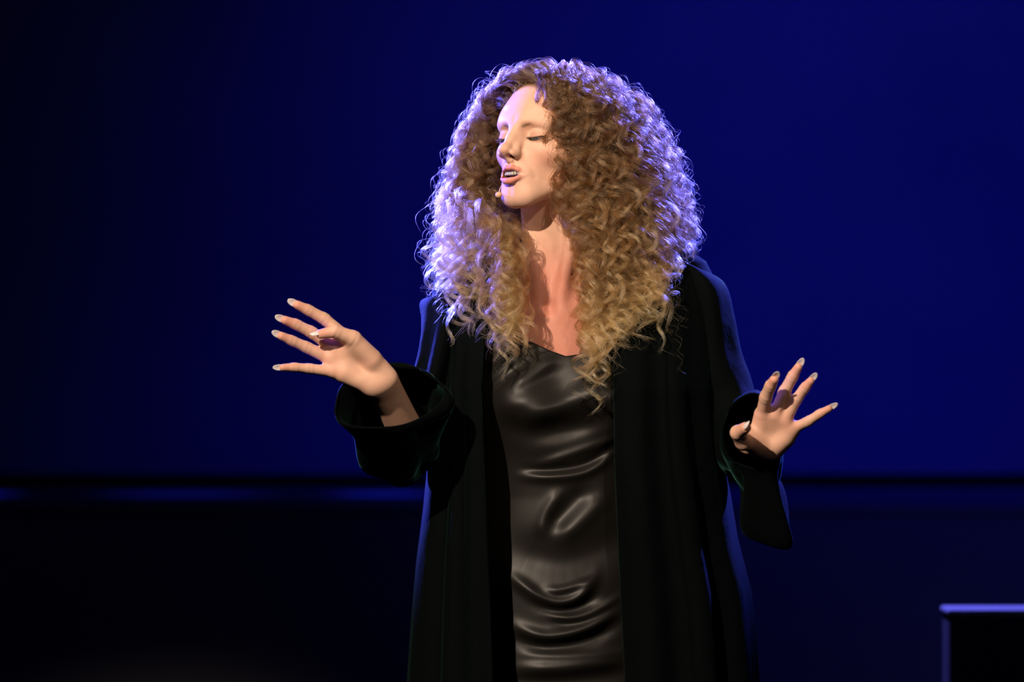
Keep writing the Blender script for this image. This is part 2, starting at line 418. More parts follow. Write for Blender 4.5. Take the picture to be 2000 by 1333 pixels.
def hand_sdf(p, H):
    d = None
    for a, b, r1, r2 in H['palm']:
        c = cone(p, P(*a), P(*b), r1/1000, r2/1000)
        d = c if d is None else smin(d, c, 0.012)
    w, e = H['wrist'], H['elbow']; s = H['side']
    for k in (-1, 1):
        d = smin(d, cone(p, w+s*0.012*k, e+s*0.004*k, 0.0155, 0.023), 0.018)
    for i, (pts, rs) in enumerate(H['fingers']):
        J = [P(*a) for a in pts]
        c = chain(p, J, [r/1000 for r in rs], 0.004)
        # finger creases on the palm side
        for j in J[1:3]:
            axis_d = (J[3]-J[0])/np.linalg.norm(J[3]-J[0])
            t = ((p-j.astype(np.float32))@axis_d.astype(np.float32))
            c = c+0.0006*np.exp(-(t/0.0016)**2)
        d = smin(d, c, 0.006 if i < 4 else 0.010)
    # hollow of the palm
    c = sum(P(*a) for a, b, _, _ in H['palm'][:4])/8+sum(P(*b) for a, b, _, _ in H['palm'][:4])/8
    d = d+0.004*gauss(p, c+np.array([0, -0.015, 0]), (0.017, 0.03, 0.017))
    return d

person = bpy.data.objects.new('person', None); COL.objects.link(person); person.location = (TC, 0, 0)
tag(person, 'woman with long curly hair in black satin dress and dark velvet robe', 'person')
def worn(o):
    o.parent = person; o.matrix_parent_inverse = Matrix.Translation(person.location).inverted(); return o

Vb, Fb = polygonise(body_sdf,
    axis([(-0.21, -0.05, 0.004), (-0.05, 0.155, 0.0013), (0.155, 0.40, 0.004)]),
    axis([(-0.19, -0.145, 0.004), (-0.145, 0.02, 0.0013), (0.02, 0.17, 0.004)]),
    axis([(-0.02, 1.12, 0.008), (1.12, 1.42, 0.004), (1.42, 1.65, 0.0013), (1.65, 1.76, 0.003)]))
def hand_mesh(H):
    pts = np.array([P(*j) for f, _ in H['fingers'] for j in f]+[H['wrist'], H['elbow']])
    lo, hi = pts.min(0)-0.05, pts.max(0)+0.05
    return polygonise(lambda p: hand_sdf(p, H), *[np.arange(lo[i], hi[i], 0.0015) for i in range(3)])
Vl, Fl = hand_mesh(HAND_L); Vr, Fr = hand_mesh(HAND_R)

def skin_tint(V, head=True):
    base = np.array([0.64, 0.39, 0.285])
    C = np.tile(base, (len(V), 1))
    def mix(c, w):
        nonlocal C
        C = C+(np.array(c)-C)*np.clip(w, 0, 1)[:, None]
    # soft mottling
    mo = np.sin(V[:, 0]*170+3*np.sin(V[:, 2]*90))*np.sin(V[:, 2]*140+2*np.sin(V[:, 1]*110))
    C = C*(1+0.035*mo[:, None])
    if head:
        q = to_head(V.astype(np.float32)); s = q.copy(); s[:, 0] = np.abs(s[:, 0])
        mix((0.62, 0.27, 0.19), 0.55*gauss(s, (40, 66, -34), (20, 26, 18)))
        mix((0.60, 0.26, 0.19), 0.35*gauss(q, (0, 116, -30), (14, 12, 10)))
        mix((0.45, 0.180, 0.130), 0.95*sstep(1.47, 1.38, V[:, 2])*(V[:, 2] > 1.2))       # flush on chest and neck, with shadow from the hair painted in
        lip = lips_sdf(q)
        mix((0.55, 0.16, 0.13), 0.9*sstep(0.9, -0.5, lip)*(q[:, 1] > 78))
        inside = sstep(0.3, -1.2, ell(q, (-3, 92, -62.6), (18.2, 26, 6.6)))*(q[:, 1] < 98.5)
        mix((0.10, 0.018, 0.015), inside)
        # lid make-up and lash line
        lid = gauss(s, (31, 82, 1.0), (15, 9, 5.5)); mix((0.38, 0.19, 0.13), 0.55*lid)
        sl = np.abs(slit(s, 1)); on = (np.abs(s[:, 0]-31) < 15)*(s[:, 1] > 66)
        mix((0.02, 0.014, 0.012), 0.95*np.exp(-(np.minimum(sl, 20)/1.1)**2)*on*(s[:, 2] > -9.5))
        brow = chain(s, [(13, 90, 13), (26, 86, 18), (42, 72, 16)], [2.3, 2.3, 1.2]); mix((0.20, 0.10, 0.05), 0.75*sstep(1.8, -1.5, brow))  # eyebrow tint, deepened with painted shadow under the brow
        hairline = 79-42*(s[:, 0]/62)**2
        scalp = np.where(q[:, 1] > 25, q[:, 2]-hairline, np.where(q[:, 1] > -25, q[:, 2]-12, q[:, 2]+52))
        mix((0.10, 0.05, 0.022), sstep(-5, 6, scalp))
    return C
def hand_tint(V, H):
    C = skin_tint(V, False)
    for pts, rs in H['fingers']:
        tip = P(*pts[3]); g = np.exp(-(((V-tip)**2).sum(1))/(0.016**2))
        C = C+(np.array([0.64, 0.27, 0.20])-C)*(0.65*g)[:, None]
        g = np.exp(-(((V-P(*pts[0]))**2).sum(1))/(0.015**2)); C = C+(np.array([0.66, 0.31, 0.23])-C)*(0.5*g)[:, None]
    return C
Vall = np.concatenate([Vb, Vl, Vr]); Fall = np.concatenate([Fb, Fl+len(Vb), Fr+len(Vb)+len(Vl)])
body = worn(mesh('body', Vall, Fall, M_skin, cols=np.concatenate([skin_tint(Vb), hand_tint(Vl, HAND_L), hand_tint(Vr, HAND_R)])))
tag(body, 'fair skin, face turned aside with parted lips')

# fingernails
def ellipsoid(nu=14, nv=10):
    V = [[math.sin(math.pi*j/nv)*math.cos(2*math.pi*i/nu), math.sin(math.pi*j/nv)*math.sin(2*math.pi*i/nu), math.cos(math.pi*j/nv)] for j in range(nv+1) for i in range(nu)]
    F = [[j*nu+i, (j+1)*nu+i, (j+1)*nu+(i+1) % nu, j*nu+(i+1) % nu] for j in range(nv) for i in range(nu)]
    return np.array(V), np.array(F)
EV, EF = ellipsoid()
def add_nails(H, bend):
    for i, (pts, rs) in enumerate(H['fingers']):
        t0, t1 = P(*pts[2]), P(*pts[3]); d = (t1-t0)/np.linalg.norm(t1-t0); r = rs[3]/1000
        b = np.array(bend[i], float); b = b-d*(b@d); b /= np.linalg.norm(b)
        s = np.cross(d, b)
        v = EV.copy()
        L, W, T = 0.0105, r*0.86, 0.0014
        x = v[:, 0]*L; y = v[:, 1]*W; z = v[:, 2]*T-(y/W)**2*r*0.35-(np.maximum(x, 0)/L)**2*0.001
        c = t1+d*(r*0.95)+b*(r*0.55)
        worn(mesh('fingernail', c+x[:, None]*d+y[:, None]*s+z[:, None]*b, EF, M_nail))
add_nails(HAND_L, [(-.1, 1, .25)]*4+[(0.0, -.35, 1)])
add_nails(HAND_R, [(-.1, 1, .35)]*4+[(-.9, -.1, .5)])

# eyes, teeth
for s in (-1, 1):
    c = from_head((31*s, 70.5, -1))
    eye = worn(mesh('eyeball', EV*0.0119+c, EF, M_eye))
    g = HR@np.array([0.0, 0.86, -0.5]); up = np.array([0, 0, 1.0]); a = np.cross(g, up); a /= np.linalg.norm(a); b = np.cross(a, g)
    v = EV*np.array([0.0058, 0.0058, 0.0012])
    worn(mesh('iris', c+g*0.0112+v[:, :1]*a+v[:, 1:2]*b+v[:, 2:]*g, EF, M_iris))
def superq(v, e=0.45): return np.sign(v)*np.abs(v)**e
for k in range(10):
    a = (k-4.5)*0.196
    w = 2.25 if abs(k-4.5) < 1 else 2.0
    c = np.array([24*math.sin(a), 70+23.5*math.cos(a), -58.5+0.35*abs(k-4.5)])
    tv = superq(EV, 0.55)*np.array([w, 2.6, 5.2])
    R = np.stack([[math.cos(a), -math.sin(a), 0], [math.sin(a), math.cos(a), 0], [0, 0, 1]], 0)
    lv = tv@np.array(R)+c
    worn(mesh('tooth', HO+(lv/1000)@HR.T, EF, M_tooth))

def strands(name, pts, mat, r0, r1, parent=True, locks=None):
    """pts: (n, m, 3) equal-length strands"""
    n, m = pts.shape[:2]
    cu = bpy.data.hair_curves.new(name); cu.add_curves([m]*n)
    cu.attributes['position'].data.foreach_set('vector', pts.astype(np.float32).ravel())
    ra = cu.attributes.get('radius') or cu.attributes.new('radius', 'FLOAT', 'POINT')
    rad = np.tile(np.linspace(r0, r1, m, dtype=np.float32), n); ra.data.foreach_set('value', rad)
    ta = cu.attributes.new('tone', 'FLOAT', 'CURVE'); lk = locks or n
    tv = rng.uniform(0, 1, lk)[np.arange(n) % lk]*0.75+rng.uniform(0, 0.25, n)
    ta.data.foreach_set('value', tv.astype(np.float32))
    cu.materials.append(mat)
    o = bpy.data.objects.new(name, cu); COL.objects.link(o)
    return worn(o) if parent else o

# eyelashes
for s in (-1, 1):
    L = []
    for k in range(46):
        x = -1+2*k/45+rng.normal(0, 0.01); up = -2.6-1.8*(1-x*x)+0.6*x
        upper = k % 3 != 2
        z0 = up-0.3 if upper else -4.4-3.3*(1-x*x)+0.6*x
        lx = (31+13*x)*s
        yy = 70.5+math.sqrt(max(13.6**2-(13*x)**2*0.75-(z0+1)**2, 4))
        r = np.array([lx, yy, z0]); ln = (8.5 if upper else 4.5)*(0.8+0.3*x)
        d = np.array([(0.55*x+0.1)*s, 0.75, -0.55 if upper else -0.8])
        t = np.linspace(0, 1, 6)[:, None]
        q = r+d*t*ln+np.array([0, 0.1, 0.5 if upper else 0.0])*ln*t*t*0.5
        L.append(HO+(q/1000)@HR.T)
    strands('eyelashes', np.array(L), M_lash, 0.00032, 0.00008)

# ------------------------------------------------------------------ dress
FOLDS = [  # photo polyline, height mm (+ towards the viewer), half width px
    ([(1007, 748), (1050, 722), (1083, 702)], 5, 11), ([(1000, 775), (1050, 748), (1095, 722)], -4, 12),
    ([(952, 743), (990, 712), (1014, 688)], 4.5, 9), ([(958, 760), (1000, 728), (1030, 700)], -3.5, 9),
    ([(1028, 822), (1086, 796), (1134, 774), (1180, 750)], 7, 16), ([(1000, 812), (1060, 780), (1110, 752)], -4, 16),
    ([(958, 820), (1010, 838), (1074, 842), (1140, 832), (1200, 808)], -9, 17),
    ([(1019, 931), (1074, 933), (1134, 928), (1170, 911), (1200, 882)], 6, 7), ([(1023, 917), (1074, 920), (1130, 913), (1168, 896), (1200, 868)], -4.5, 6),
    ([(1057, 906), (1110, 890), (1200, 858)], 4.5, 7), ([(1040, 878), (1110, 866), (1200, 836)], 3, 12),
    ([(1095, 1052), (1133, 1022), (1178, 976)], 6, 13), ([(1076, 1030), (1107, 995), (1140, 958)], -7, 13), ([(1056, 1040), (1068, 1000), (1092, 966)], 5, 10),
    ([(990, 1062), (1060, 1098), (1130, 1098), (1230, 1040)], -9, 26),
    ([(1063, 1152), (1095, 1155), (1148, 1137)], 4.5, 6), ([(986, 1117), (1018, 1142), (1048, 1164), (1071, 1176), (1098, 1180), (1130, 1170), (1157, 1140), (1170, 1110)], 7.5, 8),
    ([(1040, 1175), (1071, 1190), (1098, 1194), (1136, 1185), (1170, 1160)], -6, 8),
    ([(1060, 1196), (1083, 1206), (1124, 1210), (1166, 1196), (1212, 1166)], 5, 6), ([(1065, 1208), (1100, 1220), (1150, 1212), (1200, 1184)], -3, 7),
    ([(990, 1215), (1021, 1232), (1048, 1243), (1077, 1246), (1121, 1238), (1166, 1220), (1212, 1187)], 8.5, 9),
    ([(1000, 1245), (1048, 1262), (1077, 1264), (1125, 1258), (1170, 1242), (1214, 1214)], -7, 10),
    ([(1010, 1307), (1077, 1308), (1151, 1299), (1218, 1288)], 7, 11), ([(1033, 1280), (1120, 1282), (1219, 1274)], 3, 6), ([(1000, 1330), (1100, 1334), (1220, 1318)], -5, 12)]
def poly_dist(x, y, pl):
    best = np.full(x.shape, 1e9)
    n = len(pl)
    # smooth the polyline
    p = np.array(pl, float)
    for _ in range(2):
        q = np.repeat(p, 2, 0); q[1:-1:2] = p[:-1]*0.75+p[1:]*0.25; q[2:-1:2] = p[:-1]*0.25+p[1:]*0.75; p = q
    seg = np.linalg.norm(np.diff(p, axis=0), axis=1); tot = seg.sum(); run = 0.0
    frac = np.zeros(x.shape)
    for i in range(len(p)-1):
        a, b = p[i], p[i+1]; ab = b-a; l2 = ab@ab
        if l2 < 1e-9: continue
        t = np.clip(((x-a[0])*ab[0]+(y-a[1])*ab[1])/l2, 0, 1)
        dd = np.hypot(x-a[0]-t*ab[0], y-a[1]-t*ab[1])
        m = dd < best; best = np.where(m, dd, best); frac = np.where(m, (run+t*seg[i])/tot, frac)
        run += seg[i]
    return best, np.clip(np.minimum(frac, 1-frac)*3.2, 0, 1)
def px_of(x, z, y):
    k = (DIST+y)/DIST/SCALE
    return 1000+x/k, 666.5+(CAM_Z-z)/k
def neckline(x):
    px = 1000+x*SCALE*1.01
    py = np.interp(px, [880, 930, 965, 1000, 1040, 1075, 1105, 1130, 1155, 1180, 1210, 1250, 1300], [560, 585, 622, 648, 668, 685, 696, 692, 676, 650, 610, 575, 555])
    return CAM_Z-(py-666.5)/SCALE*0.99
def dress_depth(x, z, front):
    """half-depth and half-width of the dress at height z"""
    a = np.interp(z, [0.05, 0.45, 0.86, 1.05, 1.19, 1.30, 1.40], [0.235, 0.205, 0.172, 0.136, 0.160, 0.165, 0.165])
    bf = np.interp(z, [0.05, 0.45, 0.75, 0.92, 1.05, 1.13, 1.19, 1.26, 1.32, 1.40], [0.200, 0.170, 0.142, 0.136, 0.122, 0.120, 0.122, 0.116, 0.095, 0.060])
    bb = np.interp(z, [0.05, 0.45, 0.86, 1.05, 1.20, 1.40], [0.16, 0.14, 0.115, 0.098, 0.105, 0.07])
    return a, bf, bb
def smooth_interp_tables(fn): return fn
th = np.concatenate([np.linspace(-1.5, 1.5, 241), np.linspace(1.5, 2*math.pi-1.5, 60)[1:-1]])
rows = np.concatenate([np.linspace(0, 0.62, 300), np.linspace(0.62, 1.0, 30)[1:]])
X, Yg, Zg = [], [], []
for r in rows:
    # top edge: neckline in front, lower scoop at the back
    sx = np.sin(th); ff = np.cos(th) > 0
    xa = TC+sx*0.160
    ztop = np.where(ff, neckline(xa), 1.30)
    w = sstep(0.0, 0.25, np.cos(th)); ztop = ztop*w+1.36*(1-w)*(np.abs(sx) > 0.8)+1.28*(1-w)*(np.abs(sx) <= 0.8) if False else np.where(ff, ztop, 1.33)
    z = ztop+(0.03-ztop)*r
    a, bf, bb = dress_depth(None, z, None)
    x = TC+a*sx
    y = 0.02-np.where(np.cos(th) > 0, bf*np.sign(np.cos(th))*np.abs(np.cos(th))**0.75, -bb*np.abs(np.cos(th))**0.8)
    X.append(x); Yg.append(y); Zg.append(z)
X, Yg, Zg = map(np.array, (X, Yg, Zg))
for _ in range(6):   # relax the table kinks
    Yg[1:-1] = (Yg[:-2]+2*Yg[1:-1]+Yg[2:])/4; X[1:-1] = (X[:-2]+2*X[1:-1]+X[2:])/4
fr = np.cos(th)[None, :] > 0
bust = 0.038*np.exp(-((X-(TC-0.070))/0.060)**2-((Zg-1.192)/0.052)**2)+0.038*np.exp(-((X-(TC+0.078))/0.060)**2-((Zg-1.198)/0.052)**2)
Yg = Yg-np.where(fr, bust, 0)
PX, PY = px_of(X, Zg, Yg)
disp = np.zeros(X.shape)
for pl, amp, w in FOLDS:
    q0, q1 = np.array(pl[0], float), np.array(pl[-1], float)      # let each fold run on and die away beyond its ends
    pl = [tuple(q0+(q0-np.array(pl[1]))*0.45)]+list(pl)+[tuple(q1+(q1-np.array(pl[-2]))*0.45)]
    d, tp = poly_dist(PX, PY, pl); tp = tp*tp*(3-2*tp)
    disp += amp*0.00105*tp*np.exp(-(d/(w*1.45))**2)
disp += 0.004*np.sin(X*60+Zg*7)*sstep(0.8, 0.4, Zg)
Yg = Yg-np.where(fr, disp*np.clip(np.cos(th)*3, 0, 1)[None, :], 0)
def loft(name, V, mat, closed=True, thick=0.0, offset=0.0, flip=False):
    R, C = V.shape[:2]
    i, j = np.meshgrid(np.arange(R-1), np.arange(C if closed else C-1), indexing='ij')
    j2 = (j+1) % C
    F = np.stack([i*C+j, i*C+j2, (i+1)*C+j2, (i+1)*C+j], -1).reshape(-1, 4)
    if flip: F = F[:, ::-1]
    o = mesh(name, V.reshape(-1, 3), F, mat)
    if thick:
        m = o.modifiers.new('solid', 'SOLIDIFY'); m.thickness = thick; m.offset = offset
    return o
dress = worn(loft('dress', np.stack([X, Yg, Zg], -1), M_satin, True, 0.0018, -1, True))
tag(dress, 'black satin slip dress with cowl neckline and draped folds')

# ------------------------------------------------------------------ robe
def tab(v, ks, vs): return np.interp(v, ks, vs)
def fold_noise(s, z, seed):
    r = np.random.default_rng(seed); o = 0
    for k in range(7):
        f = r.uniform(9, 46); o = o+np.sin(s*f+r.uniform(0, 6.3)+z*r.uniform(-1.2, 1.2))*r.uniform(0.3, 1)*22/f**1.0
    return o
RBF = [0.000, 0.020, 0.048, 0.075, 0.104, 0.150, 0.160, 0.166, 0.178, 0.24]
py_rows = np.concatenate([np.linspace(462, 620, 50), np.linspace(620, 1400, 90)[1:], np.linspace(1400, 2270, 40)[1:]])
ns = 420
VR = []
for py in py_rows:
    z = CAM_Z-(py-666.5)/SCALE
    xl = tab(py, [428, 470, 500, 530, 548, 575, 620, 700, 800, 900, 1000, 1100, 1200, 1333, 1600, 2270], [1010, 965, 915, 872, 850, 846, 846, 846, 842, 838, 828, 815, 806, 797, 770, 735])
    xr = tab(py, [428, 450, 470, 490, 512, 540, 600, 700, 800, 900, 960, 1053, 1157, 1240, 1333, 1600, 2270], [1195, 1245, 1300, 1345, 1378, 1392, 1398, 1398, 1400, 1410, 1424, 1439, 1466, 1475, 1481, 1500, 1530])
    il = tab(py, [428, 520, 600, 690, 760, 850, 1000, 1200, 1333, 2270], [1030, 985, 955, 947, 942, 946, 952, 962, 966, 975])
    ir = tab(py, [428, 520, 640, 740, 900, 1100, 1333, 2270], [1172, 1190, 1196, 1197, 1199, 1208, 1220, 1240])
    bf = tab(py, [428, 460, 500, 560, 640, 760, 900, 1100, 1333, 2270], RBF)
    bb = tab(py, [428, 460, 520, 640, 900, 1333, 2270], [0.075, 0.085, 0.105, 0.125, 0.135, 0.16, 0.22])
    cx = (xl+xr)/2; a = (xr-xl)/2
    t0 = math.asin(np.clip((il-cx)/a, -1, 1)); t1 = math.asin(np.clip((ir-cx)/a, -1, 1))
    t = np.concatenate([np.linspace(t0, -math.pi/2, 120), np.linspace(-math.pi/2, -1.5*math.pi, ns-240+2)[1:-1], np.linspace(math.pi/2, t1, 120)-2*math.pi])
    s_, c_ = np.sin(t), np.cos(t)
    yc = 0.03
    x = cx+a*s_
    yy = yc-np.where(c_ > 0, (bf+yc)*np.abs(c_)**0.62, -bb*np.abs(c_)**0.8)
    yy = yy-np.where((c_ > 0) & (s_ < 0), 0.024*sstep(640, 860, py)*sstep(-0.95, -0.5, s_), 0)
    amp = tab(py, [428, 520, 700, 1000, 1333, 2270], [0.0005, 0.002, 0.0045, 0.008, 0.011, 0.02])
    u = np.linspace(0, 2.6, ns)
    f = fold_noise(u, z, 5)*amp*0.55
    e = np.minimum(np.arange(ns), ns-1-np.arange(ns))/14.0
    f = f*np.clip(e/1.2, 0.15, 1)+0.004*(sstep(2.9, 2.6, e))        # turned front band
    f = f*np.clip(1-0.7*np.exp(-((np.abs(s_)-1)/0.02)**2)*0, 0, 1)
    k = (DIST)/DIST/SCALE
    wx = (x-1000)*(DIST+yy)/DIST/SCALE
    nrm = np.stack([s_, -np.sign(c_)*np.abs(c_)], 1)
    side = np.clip(np.abs(c_)*2.5, 0.25, 1)
    VR.append(np.stack([wx+nrm[:, 0]*f*side, yy+nrm[:, 1]*f, CAM_Z-(py-666.5)*(DIST+yy*0.35)/DIST/SCALE], 1))
VR = np.array(VR); VR[:, :, 2] = np.maximum(VR[:, :, 2], 0.012)
robe = worn(loft('robe', VR, M_velvet, False, 0.003, 0, False))
tag(robe, 'open dark green velvet robe with wide sleeves')

def catmull(P_, n, closed):
    P_ = np.asarray(P_, float); m = len(P_); out = []
    segs = m if closed else m-1
    for i in range(segs):
        if closed: p0, p1, p2, p3 = P_[(i-1) % m], P_[i], P_[(i+1) % m], P_[(i+2) % m]
        else: p0, p1, p2, p3 = P_[max(i-1, 0)], P_[i], P_[i+1], P_[min(i+2, m-1)]
        for t in np.arange(n)/n:
            out.append(0.5*((2*p1)+(-p0+p2)*t+(2*p0-5*p1+4*p2-p3)*t*t+(-p0+3*p1-3*p2+p3)*t**3))
    if not closed: out.append(P_[-1])
    return np.array(out)
def ring(c, u, v, n=72, wob=()):
    """ellipse ring: centre (px,py,Y), axes u, v as (dpx, dpy, dY); wob = [(k, amp, phase)]"""
    out = []
    for i in range(n):
        t = 2*math.pi*i/n; r = 1+sum(a*math.cos(k*t+ph) for k, a, ph in wob)
        q = np.array(c, float)+r*(math.cos(t)*np.array(u, float)+math.sin(t)*np.array(v, float))
        out.append(P(*q))
    return np.array(out)
def ring_poly(pts):
    """closed outline of 18 control points (px,py,Y), starting at the right and going over the top -> 72 points"""
    return catmull([P(*p) for p in pts], 4, True)
def sleeve(rings, seed, amp=0.004):
    R = np.array(rings); V = catmull(R.reshape(len(R), -1), 9, False).reshape(-1, R.shape[1], 3)
    r = np.random.default_rng(seed)
    nR, nC = V.shape[:2]
    a = np.linspace(0, 2*math.pi, nC, endpoint=False)[None]; s = np.linspace(0, 1, nR)[:, None]
    f = 0
    for k in range(9):
        f = f+np.sin(a*r.integers(1, 7)+s*r.uniform(-16, 16)+r.uniform(0, 6.3))*r.uniform(0.3, 1)
    cen = V.mean(1, keepdims=True); d = V-cen; d /= np.maximum(np.linalg.norm(d, axis=2, keepdims=True), 1e-6)
    env = sstep(0, 0.12, s)*sstep(1.0, 0.85, s)
    V = V+d*(f*amp*env*0.5)[:, :, None]
    o = loft('sleeve', V, M_velvet, True, 0.003, 0)
    o.parent = robe
    return o
SL = [ring((757, 775, -.225), (107, -12, .015), (4, -62, .035), wob=[(3, .05, 1), (2, .03, 2), (5, .025, 0)]),
      ring((760, 783, -.218), (107, -14, .015), (4, -66, .030), wob=[(3, .05, 1), (2, .03, 2), (5, .025, 0)]),
      ring((772, 806, -.185), (92, -20, .02), (-2, -74, .02), wob=[(3, .05, .5)]),
      ring((776, 848, -.140), (78, -14, .02), (0, -86, .01), wob=[(5, .04, 0)]),
      ring((786, 868, -.105), (68, -8, .02), (2, -76, -.01), wob=[(4, .06, 1)]),
      ring((808, 862, -.065), (50, 0, .01), (6, -66, -.035)),
      ring((834, 800, -.030), (44, 6, 0), (4, -30, -.062)),
      ring((856, 710, -.012), (42, 6, 0), (0, -6, -.066)),
      ring((870, 630, .006), (44, 4, 0), (0, 0, -.066)),
      ring((880, 584, .024), (50, -6, 0), (0, 0, -.064)),
      ring((900, 556, .026), (46, -22, 0), (0, 0, -.055)),
      ring((930, 545, .028), (26, -26, 0), (0, 0, -.040))]
sleeve(SL, 3, 0.007)
SILH = [(1522, 850), (1508, 796), (1478, 768), (1440, 782), (1413, 815), (1411, 855), (1421, 895), (1440, 942), (1468, 980), (1449, 1010), (1461, 1042), (1494, 1058), (1530, 1060), (1543, 1044), (1530, 1000), (1511, 966), (1523, 928), (1527, 890)]
def shrunk(f, c, dy, Y, lim=9999):
    return ring_poly([((x-c[0])*f[0]+c[0]+dy[0], (min(y, lim)-c[1])*f[1]+c[1]+dy[1], Y) for x, y in SILH])
OPEN = [(1526, 846), (1506, 792), (1474, 769), (1438, 783), (1413, 815), (1409, 850), (1416, 880), (1430, 900), (1446, 908), (1460, 913), (1474, 916), (1488, 917), (1500, 916), (1508, 913), (1516, 908), (1521, 900), (1525, 886), (1527, 868)]
SRr = [ring_poly([(x, y, -.262) for x, y in OPEN]),
       ring_poly([(x, y*0.8+yy*0.2, -.250) for (x, y), (_, yy) in zip(OPEN, SILH)]),
       shrunk((1, 1), (1470, 840), (0, 0), -.215),
       shrunk((.98, .97), (1475, 860), (-1, 0), -.190),
       shrunk((.85, .50), (1470, 850), (-8, 0), -.130),
       ring((1446, 868, -.050), (52, 0, 0), (-4, -74, -.02)),
       ring((1424, 820, .000), (58, -10, 0), (2, -52, -.055)),
       ring((1408, 752, .018), (58, -8, 0), (0, -16, -.068)),
       ring((1394, 690, .022), (50, -4, 0), (0, 0, -.068)),
       ring((1384, 620, .024), (46, -2, 0), (0, 0, -.068)),
       ring((1372, 562, .024), (46, 2, 0), (0, 0, -.066)),
       ring((1352, 524, .026), (44, 16, 0), (0, 0, -.058)),
       ring((1325, 505, .028), (30, 22, 0), (0, 0, -.045))]
sleeve(SRr, 8, 0.0025)

# ------------------------------------------------------------------ hair
AX = 1090.0
RLt = ([100, 112, 122, 135, 150, 180, 210, 270, 340, 420, 480, 540, 580, 620, 660, 690, 720, 800], [0, 20, 60, 92, 116, 138, 152, 178, 200, 226, 254, 256, 236, 208, 186, 168, 150, 130])
RRt = ([100, 112, 122, 135, 160, 200, 260, 320, 380, 450, 510, 560, 610, 660, 720, 800], [0, 40, 70, 95, 128, 158, 196, 224, 240, 256, 246, 216, 182, 160, 150, 142])
RFt = ([100, 112, 125, 150, 200, 270, 350, 420, 500, 600, 700, 800], [0, 30, 62, 98, 124, 134, 142, 158, 182, 194, 200, 205])
RBt = ([100, 112, 125, 150, 200, 300, 450, 600, 800], [0, 30, 70, 112, 158, 205, 235, 215, 190])
def rout(th, py):
    side = np.where(th < 0, np.interp(py, *RLt), np.interp(py, *RRt)); fb = np.where(np.cos(th) > 0, np.interp(py, *RFt), np.interp(py, *RBt))
    side = np.maximum(side, 1); fb = np.maximum(fb, 1)
    return 1/np.sqrt((np.sin(th)/side)**2+(np.cos(th)/fb)**2)/SCALE
AXW = np.array([(AX-1000)/SCALE, 0.012])
def zpy(z): return 666.5+(CAM_Z-z)*SCALE
D2R = math.pi/180
TMIN_R = ([100, 180, 215, 240, 270, 300, 330, 360, 400, 430, 480, 600, 680, 720, 800], [-40, -28, -16, -9, -7, -12, -9, -5, -7, 2, 15, 19, 21, 8, 8])
TMAX_L = ([100, 150, 175, 200, 398, 415, 442, 480, 620, 700, 800], [-45, -60, -85, -100, -100, -74, -42, -30, -29, -33, -33])
def scalp_roots(n):
    out, nor = [], []
    while len(out) < n:
        v = rng.normal(size=3); v /= np.linalg.norm(v)
        q = np.array([0, -4, 36])+v*np.array([71, 91, 74])
        s = abs(q[0]); hl_ = 80-42*(s/62)**2
        ok = (q[2] > hl_) if q[1] > 25 else (q[2] > 6 if q[1] > -25 else q[2] > -48)
        if ok and q[0] < 6 and q[1] > -35 and rng.random() < 0.45: ok = False      # thinner, airier side
        if ok: out.append(q); nor.append(v/np.array([71, 91, 74])*75)
    return np.array(out), np.array(nor)
